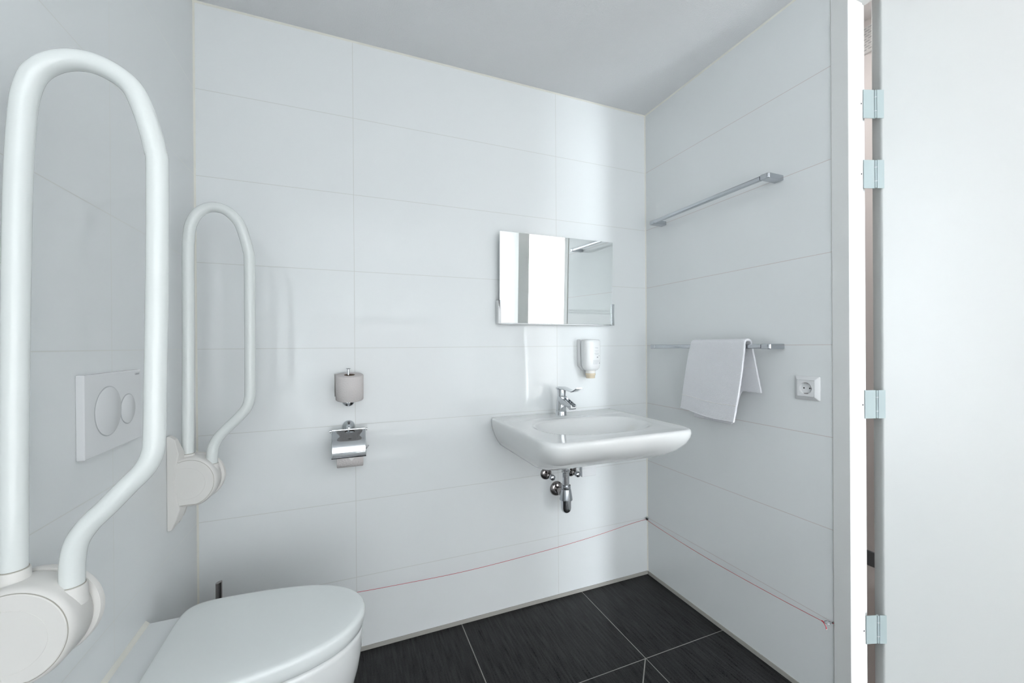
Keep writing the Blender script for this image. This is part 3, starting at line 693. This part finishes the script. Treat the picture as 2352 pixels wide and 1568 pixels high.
k = MB().tube(smooth_path([(-0.026, -0.865, 0.279), (-0.028, -0.869, 0.276), (-0.027, -0.874, 0.268), (-0.027, -0.8755, 0.2615)], 4), [0.0011]*10+[0.0016]*3, 8); k.tube([(-0.026, -0.861, 0.2795), (-0.027, -0.867, 0.2785), (-0.026, -0.870, 0.2775)], 0.0019, 8); k.build('knot', 'red', cord, smooth=60)
k = MB().tube([(-0.027, -0.8755, 0.2616), (-0.027, -0.8758, 0.2596)], 0.0016, 8); k.build('cord_tip', 'paper_white', cord)
e1 = thing('cord_guide', (0, 0, 0.281), 'small black screw eye in the corner guiding the red cord', 'cord guide')
k = MB().tube([(0.0, 0.0, 0.282), (-0.016, -0.016, 0.282)], 0.0022, 10); k.build('stem', 'satin', e1, smooth=50)
k = MB(); k.lathe([(0.0035, -0.006), (0.0062, -0.0035), (0.0062, 0.0035), (0.0035, 0.006)], (-0.019, -0.019, 0.280), (-0.7, -0.7, 0.5), 18); k.build('eye', 'black', e1, smooth=50)
k = MB(); k.lathe([(0.0045, 0), (0.0045, 0.0015), (0.001, 0.002)], (-0.017, -0.022, 0.285), (0, -0.3, 1), 16); k.build('screw_head', 'satin', e1)
e2 = thing('cord_hook', (0, -0.883, 0.281), 'steel screw hook by the door frame holding the cord end', 'hook')
k = MB().tube([(0.0, -0.883, 0.281), (-0.008, -0.883, 0.281)], 0.0030, 12); k.build('stem', 'chrome_dark', e2, smooth=50)
n = 20; ring = [(-0.019+0.0105*math.cos(2*PI*i/n), -0.8745+0.0075*math.sin(2*PI*i/n), 0.280) for i in range(n+1)]
k = MB().tube(ring, 0.0014, 8); k.build('ring', 'satin', e2, smooth=60)
e3 = thing('cord_guide', (XL, 0, 0.274), 'small screw eye holding the cord in the corner behind the toilet', 'cord guide')
k = MB().tube([(XL, 0.0, 0.274), (XL+0.018, -0.018, 0.273)], 0.0022, 10); k.build('stem', 'satin', e3, smooth=50)

# ================================================================== flush plate
fp = thing('flush_plate', (XL, -0.559, 1.045), 'white dual flush plate with two round buttons above the toilet', 'flush plate')
fx = XL+0.0135; fy0, fy1, fz0, fz1 = -0.675, -0.443, 0.965, 1.130
k = MB().box((XL, fy0, fz0), (fx, fy1, fz1)); k.build('plate', 'plastic', fp, bevel=0.0018)
for cy2, cz2, r in ((-0.5890, 1.0495, 0.0530), (-0.5065, 1.043, 0.0350)):
    k = MB().lathe([(r-0.0022, 0), (r-0.0022, 0.0012), (r-0.0032, 0.0018), (0.001, 0.0018)], (fx-0.0002, cy2, cz2), (1, 0, 0), 64); kb = k.build('button', 'plastic', fp, smooth=40)
    k = MB().lathe([(r-0.0022, 0), (r, 0), (r, 0.0003), (r-0.0022, 0.0003)], (fx-0.0001, cy2, cz2), (1, 0, 0), 64); k.build('gap', 'plastic_grey', kb)
text_part('lettering', 'GEBERIT', 0.0062, 'print', fp, Matrix(((0, 0, 1, fx+0.0001), (1, 0, 0, -0.4605), (0, 1, 0, 1.1205), (0, 0, 0, 1))))

# ================================================================== toilet
ty0 = -0.543; LZ = 0.492
wc = thing('toilet', (-1.8645, ty0, 0.30), 'white wall-hung toilet with closed lid in front of the tiled ledge', 'toilet')
half = [(-1.862, 0.000), (-1.862, 0.060), (-1.861, 0.110), (-1.857, 0.142), (-1.847, 0.163), (-1.828, 0.1755), (-1.800, 0.1805), (-1.755, 0.1808), (-1.700, 0.1780), (-1.640, 0.1715), (-1.580, 0.1595), (-1.530, 0.1440), (-1.490, 0.1240), (-1.457, 0.0990), (-1.433, 0.0690), (-1.418, 0.0360), (-1.4125, 0.0)]
def lid_outline(sc=1.0, dx=0.0, cx=-1.66):
    up_ = [p.copy() for p in smooth_path([(a, b, 0) for a, b in half], 4)]
    pts = [(cx+(p.x-cx)*sc+dx, ty0+p.y*sc) for p in up_]+[(cx+(p.x-cx)*sc+dx, ty0-p.y*sc) for p in reversed(up_[1:-1])]
    return pts
def inset(pts, d):
    cx = -1.66; out = []
    for x, y in pts:
        vx, vy = x-cx, y-ty0; L = math.hypot(vx, vy); out.append((x-vx/L*d, y-vy/L*d))
    return out
base_o = lid_outline()
k = MB(); rings = []
for ins, z in ((0.010, LZ-0.0425), (0.007, LZ-0.0425), (0.0045, LZ-0.040), (0.0015, LZ-0.026), (0.0, LZ-0.012), (0.0006, LZ-0.007), (0.003, LZ-0.0028), (0.007, LZ-0.0006), (0.013, LZ+0.0006), (0.05, LZ+0.0016), (0.10, LZ+0.002)):
    rings.append([(x, y, z) for x, y in inset(base_o, ins)])
k.loft(rings); k.build('lid', 'seat', wc, smooth=60)
k = MB(); rings = []
for ins, z in ((0.020, LZ-0.0488), (0.020, LZ-0.0424)): rings.append([(x, y, z) for x, y in inset(base_o, ins)])
k.loft(rings); k.build('lid_gap_shade', 'gap_shade', wc)  # dark slab standing in for the shade between lid and bowl
k = MB(); rings = []
for ins, dz, squ, mv in ((0.020, -0.0465, 1, 0), (0.013, -0.0475, 1, 0), (0.0085, -0.0515, 1, 0), (0.0075, -0.062, 1.0, 0), (0.008, -0.10, 0.98, 0), (0.016, -0.15, 0.93, 0), (0.032, -0.21, .86, 0), (0.055, -0.27, 0.78, 0), (0.085, -0.33, 0.68, 0), (0.11, -0.37, .6, 0), (0.125, -0.385, .4, 0)):
    ring = []
    for x, y in inset(base_o, ins):
        t = (x+1.874)/0.46
        xb = -1.8643 if x < -1.80 else x
        ring.append((-1.8643+(max(x, -1.8643)+1.8643)*(1-0.0*squ), ty0+(y-ty0)*squ, LZ+dz))
    # stretch the back on to the ledge
    ring = [(-1.8643+(x-min(q[0] for q in ring))*((max(q[0] for q in ring)+1.8643)/(max(q[0] for q in ring)-min(q[0] for q in ring))), y, z) for x, y, z in ring]
    rings.append(ring)
k.loft(rings); k.build('bowl', 'ceramic', wc, smooth=60)
for s in (-1, 1):
    k = MB().lathe([(0.011, 0), (0.011, 0.022), (0.009, 0.0235), (0.001, 0.0235)], (-1.850, ty0+s*0.075, LZ-0.050), n=20); k.build('lid_hinge', 'seat', wc, smooth=40)

# toilet brush in the corner, its steel handle rising behind the toilet
br = thing('toilet_brush', (-1.856, -0.08, FZ), 'steel toilet brush handle in the corner behind the toilet', 'toilet brush')
k = MB().lathe([(0.0, 0), (0.042, 0), (0.044, 0.004), (0.044, 0.165), (0.042, 0.168), (0.0, 0.168)], (-1.856, -0.08, FZ), n=36); k.build('holder', 'satin', br, smooth=40)
k = MB(); n = 24; r = 0.0095
k.loft([[(-1.856+r*math.cos(2*PI*q/n), -0.08+r*math.sin(2*PI*q/n), 0.15) for q in range(n)], [(-1.856+r*math.cos(2*PI*q/n), -0.08+r*math.sin(2*PI*q/n), 0.398+0.25*r*math.cos(2*PI*q/n)) for q in range(n)]]); k.build('handle', 'chrome_dark', br, smooth=40)

# ================================================================== folding grab rails
def grab_rail(y, path, label, top, hub):
    """hub = (cx, cz): centre of the round hinge housing on the face towards the room"""
    cx, cz = hub
    o = thing('grab_rail', (XL, y, cz), label, 'grab rail', 'folding grab rails beside the toilet')
    k = MB().tube(smooth_path([(x, y, z) for x, z in path], 5), 0.0150, 24); k.build('tube', 'rail', o, smooth=60)
    ya, yb = y-0.034, y+0.030      # front and back of the hinge drum
    # wall plate, seen from the side
    def prof(dx): return [(XL, 0.652), (XL+0.010, 0.653), (XL+0.022+dx, 0.682), (XL+0.030+dx, 0.712), (XL+0.022+dx, 0.745), (XL+0.018+dx, 0.790), (XL+0.021+dx, 0.835), (XL+0.028+dx, 0.872), (XL+0.020, 0.915), (XL+0.006, 0.926), (XL, 0.926)]
    dz = cz-0.785
    k = MB(); k.loft([[(a, ya-0.004, min(b, top)+dz) for a, b in prof(0.0)], [(a, ya+0.018, min(b, top)+dz) for a, b in prof(0.010)]])
    k.loft([[(a, yb-0.006, min(b, 0.846)+dz) for a, b in prof(0.004)], [(a, yb+0.010, min(b, 0.846)+dz) for a, b in prof(0.0)]])
    k.box((XL+0.0004, ya-0.002, 0.660+dz), (XL+0.012, yb+0.008, 0.840+dz))
    k.build('wall_plate', 'rail_plastic', o, bevel=0.002, seg=2)
    # drum outline: teardrop towards the wall foot
    def drum(sc):
        rr = 0.071*sc; pts = []
        for i in range(41):
            a = math.radians(112-i*4.6)          # from top-left round the right to below
            pts.append((cx+rr*math.cos(a)*0.96, cz+rr*math.sin(a)*1.04))
        lx = cx-0.052*sc
        pts += [(lx+0.004, cz-0.071*sc), (lx-0.006, cz-0.045*sc), (lx-0.011, cz-0.010*sc), (lx-0.010, cz+0.028*sc), (lx-0.003, cz+0.060*sc), (lx+0.010, cz+0.0725*sc)]
        return pts
    D = drum(1.0)
    def ins(pts, d): return [(cx+(a-cx)*(1-d/0.07), cz+(b-cz)*(1-d/0.07)) for a, b in pts]
    k = MB(); rings = []
    for d, yy in ((0.004, yb-0.010), (0.0, yb-0.014), (0.0, ya+0.010), (0.0015, ya+0.005), (0.004, ya+0.0015), (0.0065, ya)): rings.append([(a, yy, b) for a, b in ins(D, d)])
    k.loft(rings); k.build('hinge_housing', 'rail_plastic', o, smooth=45)
    k = MB(); k.loft([[(a, ya+0.0012, b) for a, b in ins(D, 0.0072)], [(a, ya-0.0012, b) for a, b in ins(D, 0.0072)], [(a, ya-0.0020, b) for a, b in ins(D, 0.0085)]]); cov = k.build('cover_disc', 'rail_plastic', o, smooth=30)
    # fine joint ring and inner ring on the cover
    def loop(pts, yy, r): 
        P_ = [(a, yy, b) for a, b in pts]; P_.append(P_[0]); return MB().tube(P_, r, 6, caps=False)
    loop(ins(D, 0.0068), ya-0.0004, 0.0007).build('joint_line', 'line', cov)
    inner = [(cx-0.006+0.046*math.cos(2*PI*i/48), cz-0.002+0.046*math.sin(2*PI*i/48)) for i in range(48)]
    loop(inner, ya-0.0018, 0.0006).build('ring_line', 'rail_plastic', cov)
    # rear flange, a slightly larger disc standing out behind the drum
    k = MB(); n = 48; c2 = (cx+0.004, cz+0.002)
    rings = []
    for r_, yy in ((0.064, yb-0.011), (0.071, yb-0.009), (0.073, yb-0.005), (0.073, yb), (0.070, yb+0.002)): rings.append([(c2[0]+r_*math.cos(2*PI*i/n), yy, c2[1]+r_*math.sin(2*PI*i/n)*1.02) for i in range(n)])
    k.loft(rings); k.build('rear_flange', 'rail_plastic', o, smooth=40)
    # sockets where the tube ends enter the drum
    for (px, pz) in (path[0], path[-1]):
        k = MB().lathe([(0.0182, -0.030), (0.0180, -0.006), (0.0172, -0.001), (0.0153, 0.000)], (px, y, pz+0.004), (0, 0, 1), 28); k.build('tube_socket', 'rail_plastic', o, smooth=50)
        k = MB().lathe([(0.0150, 0), (0.0161, 0.0), (0.0161, 0.0012), (0.0150, 0.0012)], (px, y, pz+0.0036), (0, 0, 1), 28); k.build('gap', 'line', o)
    return o
far_path = [(-1.898, 0.862), (-1.896, 1.00), (-1.894, 1.20), (-1.893, 1.45), (-1.8915, 1.505), (-1.886, 1.550), (-1.871, 1.585), (-1.849, 1.605), (-1.826, 1.612), (-1.799, 1.607), (-1.776, 1.589), (-1.760, 1.565), (-1.748, 1.527), (-1.739, 1.487), (-1.7355, 1.450), (-1.7355, 1.25), (-1.7365, 1.06), (-1.738, 1.022), (-1.747, 0.992), (-1.768, 0.965), (-1.797, 0.934), (-1.820, 0.908), (-1.833, 0.882), (-1.837, 0.855), (-1.838, 0.826)]
near_path = [(-1.917, 0.850), (-1.915, 1.05), (-1.911, 1.30), (-1.908, 1.436), (-1.9035, 1.523), (-1.899, 1.566), (-1.888, 1.600), (-1.866, 1.622), (-1.840, 1.6315), (-1.814, 1.630), (-1.789, 1.6185), (-1.772, 1.602), (-1.7605, 1.575), (-1.751, 1.541), (-1.744, 1.506), (-1.7415, 1.475), (-1.743, 1.30), (-1.746, 1.146), (-1.748, 1.045), (-1.751, 1.010), (-1.762, 0.984), (-1.783, 0.960), (-1.810, 0.929), (-1.832, 0.905), (-1.846, 0.880), (-1.851, 0.850), (-1.852, 0.812)]
grab_rail(-0.215, far_path, 'far white folding grab rail, raised against the wall between flush plate and corner', 1.0, (-1.886, 0.786))
grab_rail(-0.870, near_path, 'near white folding grab rail, raised, largest at the left edge', 0.83, (-1.902, 0.765))
